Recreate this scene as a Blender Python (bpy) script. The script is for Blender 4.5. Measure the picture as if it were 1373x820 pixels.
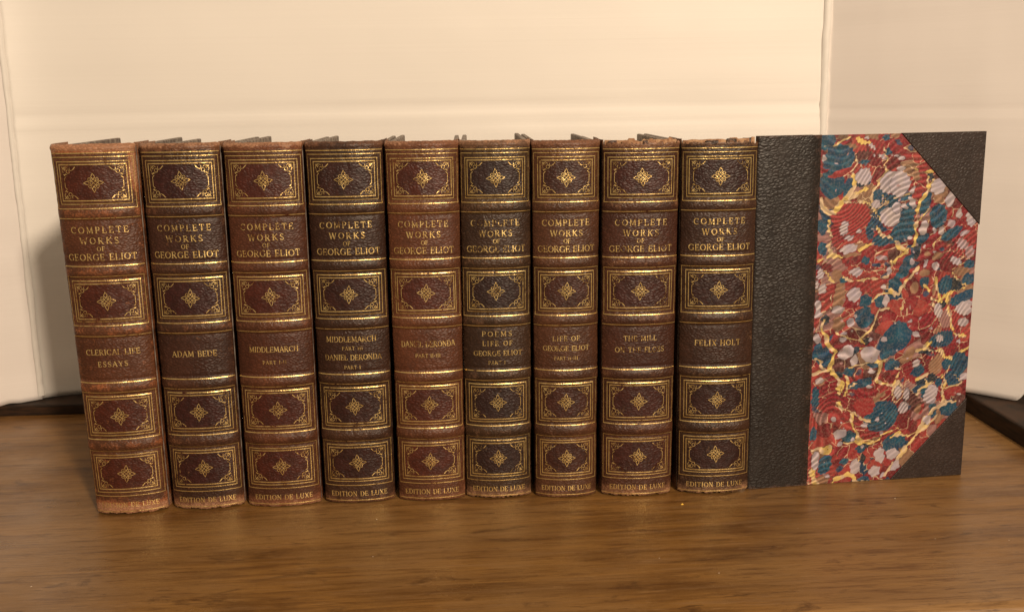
import bpy, math, random
import numpy as np
from mathutils import Vector, Matrix

SC = bpy.context.scene
for o in list(bpy.data.objects):
    bpy.data.objects.remove(o)
COL = SC.collection

# ------------------------------------------------------------------ camera
PW, PH, FPX = 1373.0, 820.0, 1357.0
CAMH = 0.23283
dn = np.array([(800 - 686.5) / FPX, (7100 - 410) / FPX, 1.0]); dn /= np.linalg.norm(dn)
_ty = -(1 + dn[0] / dn[2] * (635 - 686.5) / FPX) / (dn[1] / dn[2])
cY = np.array([(635 - 686.5) / FPX, _ty, 1.0]); cY /= np.linalg.norm(cY)
cZ = -dn
cX = np.cross(cY, cZ)
RW = np.array([cX, cY, cZ])            # camera (right, down, forward) to world
cam_d = bpy.data.cameras.new('camera')
cam = bpy.data.objects.new('camera', cam_d)
COL.objects.link(cam)
right, down, fwd = RW[:, 0], RW[:, 1], RW[:, 2]
M = Matrix(((right[0], -down[0], -fwd[0], 0), (right[1], -down[1], -fwd[1], 0),
            (right[2], -down[2], -fwd[2], CAMH), (0, 0, 0, 1)))
cam.matrix_world = M
cam_d.sensor_fit = 'HORIZONTAL'
cam_d.sensor_width = 36.0
cam_d.lens = 36.0 * FPX / PW
cam_d.clip_start = 0.02
cam_d.clip_end = 50
SC.camera = cam

# ------------------------------------------------------------------ world, lamps, exposure
world = bpy.data.worlds.new("World"); SC.world = world
world.use_nodes = True
bg = world.node_tree.nodes['Background']
bg.inputs['Color'].default_value = (1.0, 0.77, 0.53, 1)
bg.inputs['Strength'].default_value = 0.20
SC.view_settings.view_transform = 'Standard'
SC.view_settings.look = 'None'
SC.view_settings.exposure = 0.0
SC.view_settings.gamma = 1.0


def area_lamp(name, loc, target, size, power, color):
    l = bpy.data.lights.new(name, 'AREA'); l.shape = 'DISK'; l.size = size
    l.energy = power; l.color = color
    o = bpy.data.objects.new(name, l); COL.objects.link(o)
    o.location = loc
    o.rotation_euler = (Vector(target) - Vector(loc)).to_track_quat('-Z', 'Y').to_euler()
    return o


area_lamp('room_lamp', (0.52, -0.85, 0.80), (0.0, 0.62, 0.12), 0.13, 30.5, (1.0, 0.795, 0.585))
area_lamp('ambient_fill', (0.15, 0.05, 1.75), (0.0, 0.6, 0.0), 0.7, 6.0, (1.0, 0.78, 0.54))  # broad fill added overhead for ambient light, not a fixture of the room

# ------------------------------------------------------------------ helpers
def tag(o, label=None, cat=None, group=None, kind=None):
    if label: o['label'] = label
    if cat: o['category'] = cat
    if group: o['group'] = group
    if kind: o['kind'] = kind
    return o


def mesh_obj(name, verts, faces, mat, parent=None, smooth=True, loc=None):
    me = bpy.data.meshes.new(name)
    me.from_pydata([tuple(v) for v in verts], [], faces)
    if smooth:
        me.polygons.foreach_set('use_smooth', [True] * len(me.polygons))
    me.materials.append(mat)
    me.update()
    o = bpy.data.objects.new(name, me)
    COL.objects.link(o)
    if parent: o.parent = parent
    if loc is not None: o.location = loc
    return o


def empty(name, loc, rz=0):
    o = bpy.data.objects.new(name, None); COL.objects.link(o)
    o.location = loc; o.rotation_euler = (0, 0, rz)
    o.empty_display_size = 0.02
    return o


def float_attr(me, name, data):
    a = me.attributes.new(name, 'FLOAT', 'POINT')
    a.data.foreach_set('value', np.asarray(data, dtype=np.float32).ravel())


def h2(ix, iy, seed):
    n = (ix * 374761393 + iy * 668265263 + seed * 1442695041) & 0x7fffffff
    n = ((n ^ (n >> 13)) * 1274126177) & 0x7fffffff
    return ((n ^ (n >> 16)) & 0xffffff) / float(0xffffff)


def vnoise(x, y, seed=0):
    x = np.asarray(x, float); y = np.asarray(y, float)
    ix = np.floor(x).astype(np.int64); iy = np.floor(y).astype(np.int64)
    fx = x - ix; fy = y - iy
    fx = fx * fx * (3 - 2 * fx); fy = fy * fy * (3 - 2 * fy)
    a = h2(ix, iy, seed); b = h2(ix + 1, iy, seed); c = h2(ix, iy + 1, seed); d = h2(ix + 1, iy + 1, seed)
    return (a * (1 - fx) + b * fx) * (1 - fy) + (c * (1 - fx) + d * fx) * fy


def fbm(x, y, seed=0, o=3):
    s = 0; amp = 0.5
    for k in range(o):
        s = s + amp * vnoise(np.asarray(x) * 2 ** k, np.asarray(y) * 2 ** k, seed + k * 17)
        amp *= 0.5
    return s / (1 - 0.5 ** o)


class NT:
    """small node-tree helper"""
    def __init__(s, name):
        s.m = bpy.data.materials.new(name); s.m.use_nodes = True
        s.t = s.m.node_tree
        s.b = s.t.nodes['Principled BSDF']
        s.out = s.t.nodes['Material Output']

    def n(s, typ, **kw):
        nd = s.t.nodes.new(typ)
        for k, v in kw.items():
            if k.startswith('i_'):
                nd.inputs[k[2:].replace('_', ' ')].default_value = v
            else:
                setattr(nd, k, v)
        return nd

    def l(s, a, b): s.t.links.new(a, b)

    def coord(s, scale=(1, 1, 1), rot=(0, 0, 0), loc=(0, 0, 0)):
        tc = s.n('ShaderNodeTexCoord'); mp = s.n('ShaderNodeMapping')
        mp.inputs['Scale'].default_value = scale; mp.inputs['Rotation'].default_value = rot
        mp.inputs['Location'].default_value = loc
        s.l(tc.outputs['Object'], mp.inputs['Vector'])
        return mp.outputs['Vector']

    def noise(s, vec, scale, detail=4, rough=.55, dist=0):
        nd = s.n('ShaderNodeTexNoise'); nd.inputs['Scale'].default_value = scale
        nd.inputs['Detail'].default_value = detail; nd.inputs['Roughness'].default_value = rough
        nd.inputs['Distortion'].default_value = dist
        s.l(vec, nd.inputs['Vector'])
        return nd.outputs['Fac']

    def vor(s, vec, scale, feature='F1', rnd=1.0, smooth=None):
        nd = s.n('ShaderNodeTexVoronoi'); nd.feature = feature
        nd.inputs['Scale'].default_value = scale; nd.inputs['Randomness'].default_value = rnd
        if smooth is not None and 'Smoothness' in nd.inputs: nd.inputs['Smoothness'].default_value = smooth
        s.l(vec, nd.inputs['Vector'])
        return nd.outputs['Distance']

    def math(s, op, a, b=None, clamp=False):
        nd = s.n('ShaderNodeMath', operation=op); nd.use_clamp = clamp
        for k, v in enumerate((a, b)):
            if v is None: continue
            if hasattr(v, 'is_linked') or hasattr(v, 'links'): s.l(v, nd.inputs[k])
            else: nd.inputs[k].default_value = v
        return nd.outputs[0]

    def ramp(s, fac, lo, hi, a=0.0, b=1.0):
        nd = s.n('ShaderNodeMapRange'); nd.interpolation_type = 'SMOOTHSTEP'
        nd.inputs['From Min'].default_value = lo; nd.inputs['From Max'].default_value = hi
        nd.inputs['To Min'].default_value = a; nd.inputs['To Max'].default_value = b
        s.l(fac, nd.inputs['Value'])
        return nd.outputs['Result']

    def mix(s, fac, a, b, blend='MIX'):
        nd = s.n('ShaderNodeMix', data_type='RGBA', blend_type=blend)
        for k, v in ((0, fac), (6, a), (7, b)):
            if hasattr(v, 'links'): s.l(v, nd.inputs[k])
            elif k == 0: nd.inputs[0].default_value = v
            else: nd.inputs[k].default_value = (v[0], v[1], v[2], 1)
        return nd.outputs[2]

    def attr(s, name):
        nd = s.n('ShaderNodeAttribute', attribute_name=name)
        return nd.outputs['Fac']

    def bump(s, height, strength, dist, prev=None):
        nd = s.n('ShaderNodeBump'); nd.inputs['Strength'].default_value = strength
        nd.inputs['Distance'].default_value = dist
        s.l(height, nd.inputs['Height'])
        if prev is not None: s.l(prev, nd.inputs['Normal'])
        return nd.outputs['Normal']


# ------------------------------------------------------------------ materials
def leather_nodes(t, off, base, panel, worn, gs=430):
    """colour / bump network of grained goatskin; returns the colour socket"""
    v = t.coord(loc=off)
    big = t.noise(v, 28, 4, .6)
    mid = t.noise(v, 170, 5, .65)
    fine = t.noise(v, 900, 3, .6)
    c = t.mix(t.ramp(big, .35, .68), [x * .74 for x in base], [x * 1.28 for x in base])
    c = t.mix(t.math('MULTIPLY', t.ramp(mid, .45, .75), .45), c, [x * .50 for x in base])
    p = t.mix(t.ramp(mid, .35, .7), panel, [x * .55 for x in panel])
    c = t.mix(t.attr('panel'), c, p)
    # rubbed high spots: pebbles of the grain, raised bands, head and tail
    wn = t.math('ADD', t.math('MULTIPLY', mid, .65), t.math('MULTIPLY', fine, .35))
    wsum = t.math('ADD', wn, t.math('MULTIPLY', t.attr('wear'), .42))
    wm = t.ramp(wsum, .60, .80)
    wc = t.mix(t.ramp(big, .42, .6), worn, [worn[0] * 1.2, worn[1] * 1.15, worn[2] * 1.05])
    c = t.mix(t.math('MULTIPLY', wm, .85), c, wc)
    strong = t.ramp(t.math('ADD', wn, t.math('MULTIPLY', t.attr('wear'), .30)), .76, .90)
    c = t.mix(t.math('MULTIPLY', strong, .7), c, (.40, .21, .12))
    # grain
    vv = t.coord(scale=(1, 1, 1.7), rot=(0, math.radians(28), 0), loc=off)
    wob = t.n('ShaderNodeTexNoise'); wob.inputs['Scale'].default_value = 260
    t.l(vv, wob.inputs['Vector'])
    ad = t.n('ShaderNodeVectorMath', operation='SCALE'); ad.inputs['Scale'].default_value = .0016
    t.l(wob.outputs['Color'], ad.inputs[0])
    a2 = t.n('ShaderNodeVectorMath', operation='ADD'); t.l(vv, a2.inputs[0]); t.l(ad.outputs[0], a2.inputs[1])
    g1 = t.vor(a2.outputs[0], gs, 'DISTANCE_TO_EDGE')
    g1 = t.ramp(g1, 0, .38)
    g2 = t.noise(vv, 330 if gs > 400 else 230, 3, .6)
    hsum = t.math('ADD', t.math('MULTIPLY', g1, t.ramp(t.noise(v, 55, 2), .3, .65, .25, 1)), t.math('MULTIPLY', g2, 1.3))
    hsum = t.math('ADD', hsum, t.math('MULTIPLY', fine, .07))
    crev = t.ramp(g1, 0, .5, .72, 1.0)
    c = t.mix(1.0, c, crev, 'MULTIPLY')
    return c, hsum


def leather_mat(name, off, base, panel, worn, rough=.47, bump=.28, gs=430):
    t = NT(name)
    c, h = leather_nodes(t, off, base, panel, worn, gs)
    t.l(c, t.b.inputs['Base Color'])
    t.l(t.bump(h, bump, .0010), t.b.inputs['Normal'])
    t.b.inputs['Roughness'].default_value = rough
    t.b.inputs['Specular IOR Level'].default_value = .38
    return t.m


def gilt_mat(name, off, under, loss=.5):
    """gold leaf tooled in leather, rubbed away in places"""
    t = NT(name)
    v = t.coord(loc=off)
    n1 = t.noise(v, 240, 4, .65); n2 = t.noise(v, 70, 2, .5); n3 = t.noise(v, 1500, 2, .5)
    n4 = t.noise(v, 620, 3, .6)
    s = t.math('ADD', t.math('MULTIPLY', n1, .30), t.math('ADD', t.math('MULTIPLY', n2, .25), t.math('ADD', t.math('MULTIPLY', n3, .20), t.math('MULTIPLY', n4, .35))))
    m = t.ramp(s, loss - .05, loss + .06)
    m = t.math('MULTIPLY', m, .95)
    gold = t.mix(t.ramp(n1, .3, .7), (.72, .47, .15), (.96, .72, .30))
    d = t.n('ShaderNodeBsdfDiffuse'); d.inputs['Color'].default_value = (*under, 1)
    t.l(gold, t.b.inputs['Base Color'])
    t.b.inputs['Metallic'].default_value = .72
    t.b.inputs['Roughness'].default_value = .34
    t.l(t.bump(t.math('ADD', n1, n3), .55, .0003), t.b.inputs['Normal'])
    mx = t.n('ShaderNodeMixShader')
    t.l(m, mx.inputs[0]); t.l(d.outputs[0], mx.inputs[1]); t.l(t.b.outputs[0], mx.inputs[2])
    t.l(mx.outputs[0], t.out.inputs['Surface'])
    return t.m


def simple_mat(name, c1, c2, scale, rough=.7, bump=.2, stretch=(1, 1, 1), spec=.3, bd=.0004):
    t = NT(name)
    v = t.coord(scale=stretch)
    n = t.noise(v, scale, 5, .6)
    t.l(t.mix(t.ramp(n, .35, .65), c1, c2), t.b.inputs['Base Color'])
    t.b.inputs['Roughness'].default_value = rough
    t.b.inputs['Specular IOR Level'].default_value = spec
    if bump: t.l(t.bump(n, bump, bd), t.b.inputs['Normal'])
    return t.m


def wood_mat():
    t = NT('table_wood')
    v = t.coord()
    v1 = t.coord(scale=(1, 9, 9))
    v2 = t.coord(scale=(1, 26, 26), rot=(0, 0, math.radians(1.5)))
    big = t.noise(v, 7, 3, .5)
    band = t.noise(v1, 6.5, 6, .68, .8)
    mid = t.noise(t.coord(scale=(1, 13, 13), rot=(0, 0, math.radians(1))), 15, 6, .72, .3)
    fine = t.noise(v2, 30, 5, .75)
    pore = t.noise(v2, 75, 2, .5)
    c = t.mix(t.ramp(band, .34, .66), (.118, .052, .0125), (.245, .122, .032))
    c = t.mix(t.math('MULTIPLY', t.ramp(big, .42, .60), .60), c, (.250, .142, .055))
    c = t.mix(t.math('MULTIPLY', t.ramp(mid, .50, .66), .62), c, (.072, .028, .009))
    c = t.mix(t.math('MULTIPLY', t.ramp(mid, .50, .34), .45), c, (.235, .135, .062))
    c = t.mix(t.math('MULTIPLY', t.ramp(fine, .50, .66), .42), c, (.080, .033, .011))
    c = t.mix(t.math('MULTIPLY', t.ramp(pore, .60, .72), .35), c, (.27, .16, .075))
    blot = t.noise(t.coord(scale=(1, 2.8, 1)), 26, 6, .68, .6)
    c = t.mix(t.math('MULTIPLY', t.ramp(blot, .56, .70), .70), c, (.050, .020, .007))
    dash = t.noise(t.coord(scale=(1, 7.5, 1), rot=(0, 0, math.radians(1.5))), 62, 3, .6)
    c = t.mix(t.math('MULTIPLY', t.ramp(dash, .62, .70), .60), c, (.055, .021, .007))
    c = t.mix(t.math('MULTIPLY', t.ramp(dash, .38, .31), .40), c, (.30, .175, .075))
    sc = t.noise(t.coord(scale=(1.0, 1.5, 1)), 60, 5, .7, .4)
    c = t.mix(t.math('MULTIPLY', t.ramp(sc, .68, .76), .35), c, (.30, .21, .13))
    t.l(c, t.b.inputs['Base Color'])
    rg = t.ramp(t.noise(v, 18, 4, .6), .3, .7, .27, .46)
    t.l(rg, t.b.inputs['Roughness'])
    t.b.inputs['Specular IOR Level'].default_value = .42
    h = t.math('ADD', t.math('MULTIPLY', fine, .6), pore)
    t.l(t.bump(h, .22, .0005), t.b.inputs['Normal'])
    return t.m


def board_mat(name, tint, seed):
    t = NT(name)
    v = t.coord(loc=(seed, 0, 0))
    flute = t.noise(t.coord(scale=(.35, 1, 34), loc=(seed, 0, seed)), 9, 3, .5)
    f2 = t.noise(t.coord(scale=(.6, 1, 120), loc=(0, seed, 0)), 9, 2, .5)
    soft = t.noise(v, 4.5, 3, .5)
    c = t.mix(t.ramp(soft, .3, .7), [x * .95 for x in tint], tint)
    c = t.mix(t.math('MULTIPLY', t.ramp(flute, .45, .7), .15), c, [x * .95 for x in tint])
    t.l(c, t.b.inputs['Base Color'])
    t.b.inputs['Roughness'].default_value = .5
    t.b.inputs['Specular IOR Level'].default_value = .3
    h = t.math('ADD', flute, t.math('MULTIPLY', f2, .35))
    t.l(t.bump(h, .08, .0012), t.b.inputs['Normal'])
    return t.m


def paper_mat():
    t = NT('marbled_paper')
    a = t.n('ShaderNodeAttribute', attribute_name='ink')
    v = t.coord()
    n = t.noise(v, 900, 3, .6)
    c = t.mix(t.math('MULTIPLY', t.ramp(n, .4, .7), .12), a.outputs['Color'], (.5, .4, .3))
    t.l(c, t.b.inputs['Base Color'])
    t.b.inputs['Roughness'].default_value = .42
    t.b.inputs['Specular IOR Level'].default_value = .35
    t.l(t.bump(n, .10, .0002), t.b.inputs['Normal'])
    return t.m


MAT_WOOD = wood_mat()
MAT_RAIL = simple_mat('rail_wood', (.012, .006, .003), (.040, .018, .008), 60, .6, .2, (1, 1, 8))
MAT_BOARD = board_mat('white_board', (.80, .77, .73), 1.3)
MAT_BOARD2 = board_mat('white_board_side', (.80, .755, .73), 4.1)
MAT_PAGES = simple_mat('page_edges', (.30, .22, .13), (.20, .13, .07), 900, .8, .3, (1, .05, 1))
MAT_BOARDEDGE = simple_mat('cover_board_cloth', (.30, .26, .22), (.12, .09, .08), 160, .7, .3)
MAT_TORN = simple_mat('torn_lining', (.42, .26, .15), (.26, .13, .07), 330, .9, .6)
MAT_DUST = simple_mat('dust_speck', (.75, .68, .55), (.6, .5, .4), 500, .9, 0)
MAT_CRUMB = simple_mat('yellow_flake', (.85, .55, .08), (.75, .42, .05), 500, .6, 0)

# ------------------------------------------------------------------ table
def box_mesh(x0, x1, y0, y1, z0, z1):
    v = [(x, y, z) for z in (z0, z1) for y in (y0, y1) for x in (x0, x1)]
    f = [(0, 2, 3, 1), (4, 5, 7, 6), (0, 1, 5, 4), (2, 6, 7, 3), (0, 4, 6, 2), (1, 3, 7, 5)]
    return v, f


def bevel(o, w, seg=3):
    m = o.modifiers.new('bevel', 'BEVEL'); m.width = w; m.segments = seg; m.limit_method = 'ANGLE'
    return o


def ext_profile(name, prof, x0, x1, n, mat, parent=None):
    """closed profile (y,z) swept along x"""
    V = []; F = []; k = len(prof)
    for i in range(n + 1):
        x = x0 + (x1 - x0) * i / n
        V += [(x, y, z) for y, z in prof]
    for i in range(n):
        for j in range(k):
            a = i * k + j; b = i * k + (j + 1) % k
            F.append((a, b, b + k, a + k))
    F.append(tuple(range(k))); F.append(tuple(range(n * k, n * k + k))[::-1])
    return mesh_obj(name, V, F, mat, parent)


table = empty('wooden_table', (0, 0, 0))
tag(table, 'brown wooden table top with streaky grain under the row of books', 'table', kind=None)
# table top: flat, with a softly rounded nose along the front
nose = [(0.437 - .0075 * math.sin(a) - .0035, -.0075 + .0075 * math.cos(a)) for a in [math.pi / 2 * i / 6 for i in range(7)]]
prof = [(0.90, 0.0)] + nose + [(0.425, -.012), (0.421, -.0145), (0.4195, -.019), (0.421, -.026), (.43, -.03), (.90, -.03)]
top = ext_profile('table_top', prof, -1.1, 0.392, 1, MAT_WOOD, table)
top.rotation_euler = (0, 0, math.radians(2.0)); top.location = (.0155, -.0115, 0)
top.data.polygons.foreach_set('use_smooth', [False] * len(top.data.polygons))

# low rails along the back and the right end
v, f = box_mesh(-1.1, 0.362, 0.7655, 0.85, -.001, .0083)
r = bevel(mesh_obj('back_rail', v, f, MAT_RAIL, table, False), .0015)
v, f = box_mesh(0.362, 0.44, 0.30, 0.85, -.001, .0135)
r = bevel(mesh_obj('end_rail', v, f, MAT_RAIL, table, False), .002)

# ------------------------------------------------------------------ white boards behind
def panel(name, A, B, ztop, zbot, thick, mat, label, crease=None, fray=None, lean=0.0, seed=0):
    """upright corrugated board from A to B (xy), bottom zbot(u), with thickness behind"""
    nx, nz = 160, 150
    A = np.array(A); B = np.array(B); d = B - A; L = np.linalg.norm(d); d /= L
    nrm = np.array([d[1], -d[0]])          # towards the camera
    V = []; F = []
    U = np.linspace(0, 1, nx + 1); T = np.linspace(0, 1, nz + 1)
    for side in (0, 1):
        for j, t in enumerate(T):
            for i, u in enumerate(U):
                zb = zbot(u)
                z = zb + (ztop - zb) * t
                w = .0022 * (fbm(u * 5 + seed, z * 9, seed + 3) - .5)
                w += .0007 * (vnoise(u * 2 + seed, z * 60, seed + 9) - .5)
                if crease is not None: w += crease(u, z)
                du = 0
                if fray and (i == 0 and 'L' in fray or i == nx and 'R' in fray):
                    du = .0022 * (fbm(z * 90, 3.3, seed + 5) - .5)
                p = A + d * (u * L + du) + nrm * (w - side * thick - lean * (z))
                V.append((p[0], p[1], z))
    n1 = nx + 1; off = n1 * (nz + 1)
    for j in range(nz):
        for i in range(nx):
            a = j * n1 + i
            F.append((a, a + 1, a + n1 + 1, a + n1))
            F.append((off + a, off + a + n1, off + a + n1 + 1, off + a + 1))
    for j in range(nz):
        for a in (j * n1, ):
            F.append((a, a + n1, a + n1 + off, a + off))
        a = j * n1 + nx
        F.append((a, a + off, a + off + n1, a + n1))
    for i in range(nx):
        F.append((i, i + off, i + off + 1, i + 1))
        a = nz * n1 + i
        F.append((a, a + 1, a + 1 + off, a + off))
    o = mesh_obj(name, V, F, mat)
    return tag(o, label, 'board')


def crease_c(u, z):
    zc = .2265 + .004 * u - .010 * max(0, u - .55)
    w = .013 * math.exp(-u / .035) - .0010 * math.exp(-((z - zc) / .0022) ** 2) + .0005 * math.exp(-((z - zc + .006) / .003) ** 2)
    if u > .5:
        w += .0013 * (1 / (1 + math.exp((z - .2135) / .0012))) * min(1, (u - .5) * 8)
    return w


def crease_r(u, z):
    zc = .2205 + .002 * u
    return -.0007 * math.exp(-((z - zc) / .002) ** 2) + .0004 * math.exp(-((z - zc + .005) / .003) ** 2)


FL = (-.3460, .7935); FR = (.2745, .803)
panel('white_panel', FL, FR, .62, lambda u: .0092 + 0.0005 * math.sin(u * 9), .004, MAT_BOARD,
      'wide white corrugated panel standing directly behind the row of books', crease_c, 'R', 0.0, 2)
panel('white_panel', (-.62, .6330), (-.3440, .7790), .62,
      lambda u: .0085 + .0012 * vnoise(u * 40, 1, 4), .004, MAT_BOARD2,
      'white corrugated panel at the far left with a frayed edge', None, 'R', 0.0, 7)


def zb_right(u):
    # lower edge lifts into a crumpled corner near the right end
    k = max(0, u - .53)
    return .0142 + min(.016, .22 * k) + (.0030 * vnoise(u * 75, 2, 8) if k > 0 else 0)


panel('white_panel', (.2755, .8015), (.486, .590), .62, zb_right, .004, MAT_BOARD2,
      'shaded white corrugated panel on the right, its lower corner bent up', crease_r, 'L', 0.0, 11)

def torn_strip(parent, x0, y0, x1, y1, wd, seed):
    V = []; F = []; n = 260
    for i in range(n + 1):
        z = .012 + .59 * i / n
        a = .0016 * (fbm(z * 40, 1, seed, 3) - .5); b = .0022 * (fbm(z * 70, 2, seed + 3, 4) - .5)
        g = .0004 * vnoise(z * 300, 4, seed)
        V += [(x0 + a, y0 + .001, z), (x0 + a + .0003, y0 - .0012 - g, z), (x0 + wd * .5 + a * .5, y0 - .0004 + (y1 - y0) * .5, z), (x1 + b, y1 - .0011 - g, z), (x1 + b + .0003, y1 + .001, z)]
    for i in range(n):
        for j in range(4):
            a = i * 5 + j; F.append((a, a + 1, a + 6, a + 5))
    return mesh_obj('torn_edge', V, F, MAT_BOARD, parent)


torn_strip(bpy.data.objects['white_panel'], .2722, .8018, .2768, .7995, .004, 3)
torn_strip(bpy.data.objects['white_panel.001'], -.3462, .7772, -.3432, .7792, .003, 9)

# ------------------------------------------------------------------ strokes for tooling and letters
def arc(cx, cy, rx, ry, a0, a1, n=10):
    return [(cx + rx * math.cos(math.radians(a0 + (a1 - a0) * i / n)), cy + ry * math.sin(math.radians(a0 + (a1 - a0) * i / n))) for i in range(n + 1)]


K, Tn = .19, .10        # thick and thin pen widths relative to cap height


def srf(x, y, w=.13): return ([(x - w, y), (x + w, y)], Tn)


GL = {
    'A': (.86, [([(.08, 0), (.43, 1)], Tn), ([(.43, 1), (.78, 0)], K), ([(.2, .36), (.64, .36)], Tn), srf(.08, .03), srf(.78, .03)]),
    'B': (.72, [([(.16, 0), (.16, 1)], K), ([(.05, .97), (.38, .97)] + arc(.38, .74, .24, .23, 90, -90), Tn), ([(.16, .51), (.4, .51)] + arc(.4, .27, .27, .24, 90, -90) + [(.05, .03)], Tn), (arc(.4, .27, .25, .2, 60, -60), K)]),
    'C': (.86, [(arc(.47, .5, .40, .47, 45, 315, 20), Tn), (arc(.47, .5, .38, .45, 120, 240), K), ([(.76, .98), (.76, .70)], Tn)]),
    'D': (.86, [([(.16, 0), (.16, 1)], K), ([(.04, .97), (.38, .97)] + arc(.38, .5, .42, .47, 90, -90, 16) + [(.04, .03)], Tn), (arc(.38, .5, .40, .42, 50, -50), K)]),
    'E': (.72, [([(.16, 0), (.16, 1)], K), ([(.04, .97), (.62, .97), (.62, .78)], Tn), ([(.16, .5), (.50, .5)], Tn), ([(.5, .6), (.5, .4)], Tn), ([(.04, .03), (.65, .03), (.66, .24)], Tn)]),
    'F': (.68, [([(.16, 0), (.16, 1)], K), ([(.04, .97), (.62, .97), (.62, .78)], Tn), ([(.16, .5), (.50, .5)], Tn), ([(.5, .6), (.5, .4)], Tn), srf(.16, .03)]),
    'G': (.92, [(arc(.47, .5, .40, .47, 45, 300, 20), Tn), (arc(.47, .5, .38, .45, 120, 240), K), ([(.76, .98), (.76, .72)], Tn), ([(.78, .42), (.78, .06)], K), srf(.78, .42), ([(.66, .08), (.78, .1)], Tn)]),
    'H': (.90, [([(.16, 0), (.16, 1)], K), ([(.74, 0), (.74, 1)], K), ([(.16, .5), (.74, .5)], Tn), srf(.16, .03), srf(.16, .97), srf(.74, .03), srf(.74, .97)]),
    'I': (.38, [([(.18, 0), (.18, 1)], K), srf(.18, .03), srf(.18, .97)]),
    'K': (.86, [([(.16, 0), (.16, 1)], K), ([(.74, 1), (.18, .42)], Tn), ([(.34, .56), (.78, 0)], K), srf(.16, .03), srf(.16, .97), srf(.72, .97, .1), srf(.78, .03, .1)]),
    'L': (.70, [([(.16, 0), (.16, 1)], K), ([(.04, .03), (.62, .03), (.64, .26)], Tn), srf(.16, .97)]),
    'M': (1.04, [([(.14, 0), (.16, 1)], Tn), ([(.16, 1), (.50, .12)], K), ([(.50, .12), (.84, 1)], Tn), ([(.84, 1), (.88, 0)], K), srf(.14, .03, .1), srf(.88, .03, .1), srf(.12, .97, .08), srf(.88, .97, .08)]),
    'N': (.92, [([(.16, 0), (.16, 1)], Tn), ([(.16, 1), (.74, .02)], K), ([(.74, 0), (.74, 1)], Tn), srf(.16, .03, .1), srf(.1, .97, .08), srf(.74, .97, .1)]),
    'O': (.94, [(arc(.47, .5, .40, .47, 0, 360, 24), Tn), (arc(.47, .5, .385, .45, 125, 235), K), (arc(.47, .5, .385, .45, -55, 55), K)]),
    'P': (.72, [([(.16, 0), (.16, 1)], K), ([(.05, .97), (.38, .97)] + arc(.38, .72, .26, .25, 90, -90) + [(.16, .47)], Tn), (arc(.38, .72, .25, .2, 60, -60), K * .8), srf(.16, .03)]),
    'R': (.84, [([(.16, 0), (.16, 1)], K), ([(.05, .97), (.38, .97)] + arc(.38, .74, .24, .23, 90, -90) + [(.16, .51)], Tn), ([(.36, .5), (.74, 0)], K), srf(.16, .03), srf(.76, .03, .08)]),
    'S': (.66, [(arc(.34, .74, .22, .23, 40, 270, 12) + arc(.34, .27, .24, .24, 90, -140, 12), Tn * 1.2), ([(.2, .62), (.50, .40)], K), ([(.54, .97), (.54, .78)], Tn), ([(.1, .04), (.1, .24)], Tn)]),
    'T': (.80, [([(.4, 0), (.4, 1)], K), ([(.08, .76), (.08, .97), (.72, .97), (.72, .76)], Tn), srf(.4, .03)]),
    'U': (.88, [([(.16, 1), (.16, .35)] + arc(.44, .33, .28, .3, 180, 360, 12) + [(.72, 1)], Tn * 1.1), ([(.16, 1), (.16, .35)], K), srf(.16, .97), srf(.72, .97, .1)]),
    'V': (.86, [([(.08, 1), (.43, 0)], K), ([(.43, 0), (.78, 1)], Tn), srf(.08, .97), srf(.78, .97)]),
    'W': (1.18, [([(.08, 1), (.34, 0)], K), ([(.34, 0), (.58, .95)], Tn), ([(.58, .95), (.84, 0)], K), ([(.84, 0), (1.08, 1)], Tn), srf(.08, .97), srf(.58, .97, .1), srf(1.08, .97, .1)]),
    'X': (.84, [([(.12, 1), (.72, 0)], K), ([(.72, 1), (.12, 0)], Tn), srf(.12, .97, .1), srf(.72, .97, .1), srf(.12, .03, .1), srf(.72, .03, .1)]),
    'Y': (.84, [([(.1, 1), (.42, .48)], K), ([(.74, 1), (.42, .48), ], Tn), ([(.42, .5), (.42, 0)], K), srf(.1, .97, .1), srf(.74, .97, .1), srf(.42, .03)]),
    '-': (.40, [([(.06, .45), (.34, .45)], K)]),
    ' ': (.42, []),
}


def text_strokes(txt, cx, cy, h, width, rnd):
    """strokes (points in mm, width in mm) for one line centred on (cx, cy)"""
    nat = sum(GL[c][0] for c in txt)
    sp = (width / h - nat) / max(1, len(txt) - 1)
    fx = 1.0
    if sp < .04:
        fx = (width / h - .04 * (len(txt) - 1)) / nat; sp = .04
    if sp > .35:
        sp = .35; 
        fx = (width / h - sp * (len(txt) - 1)) / nat
    x = cx - width / 2
    out = []
    for c in txt:
        w, ss = GL[c]
        dy = rnd.uniform(-.03, .03) * h; rot = rnd.uniform(-.03, .03)
        for pts, wd in ss:
            out.append(([(x + px * h * fx - rot * (py - .5) * h, cy + (py - .5) * h + dy + rot * (px - .4) * h) for px, py in pts], wd * h * .90))
        x += (w * fx + sp) * h
    return out


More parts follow.
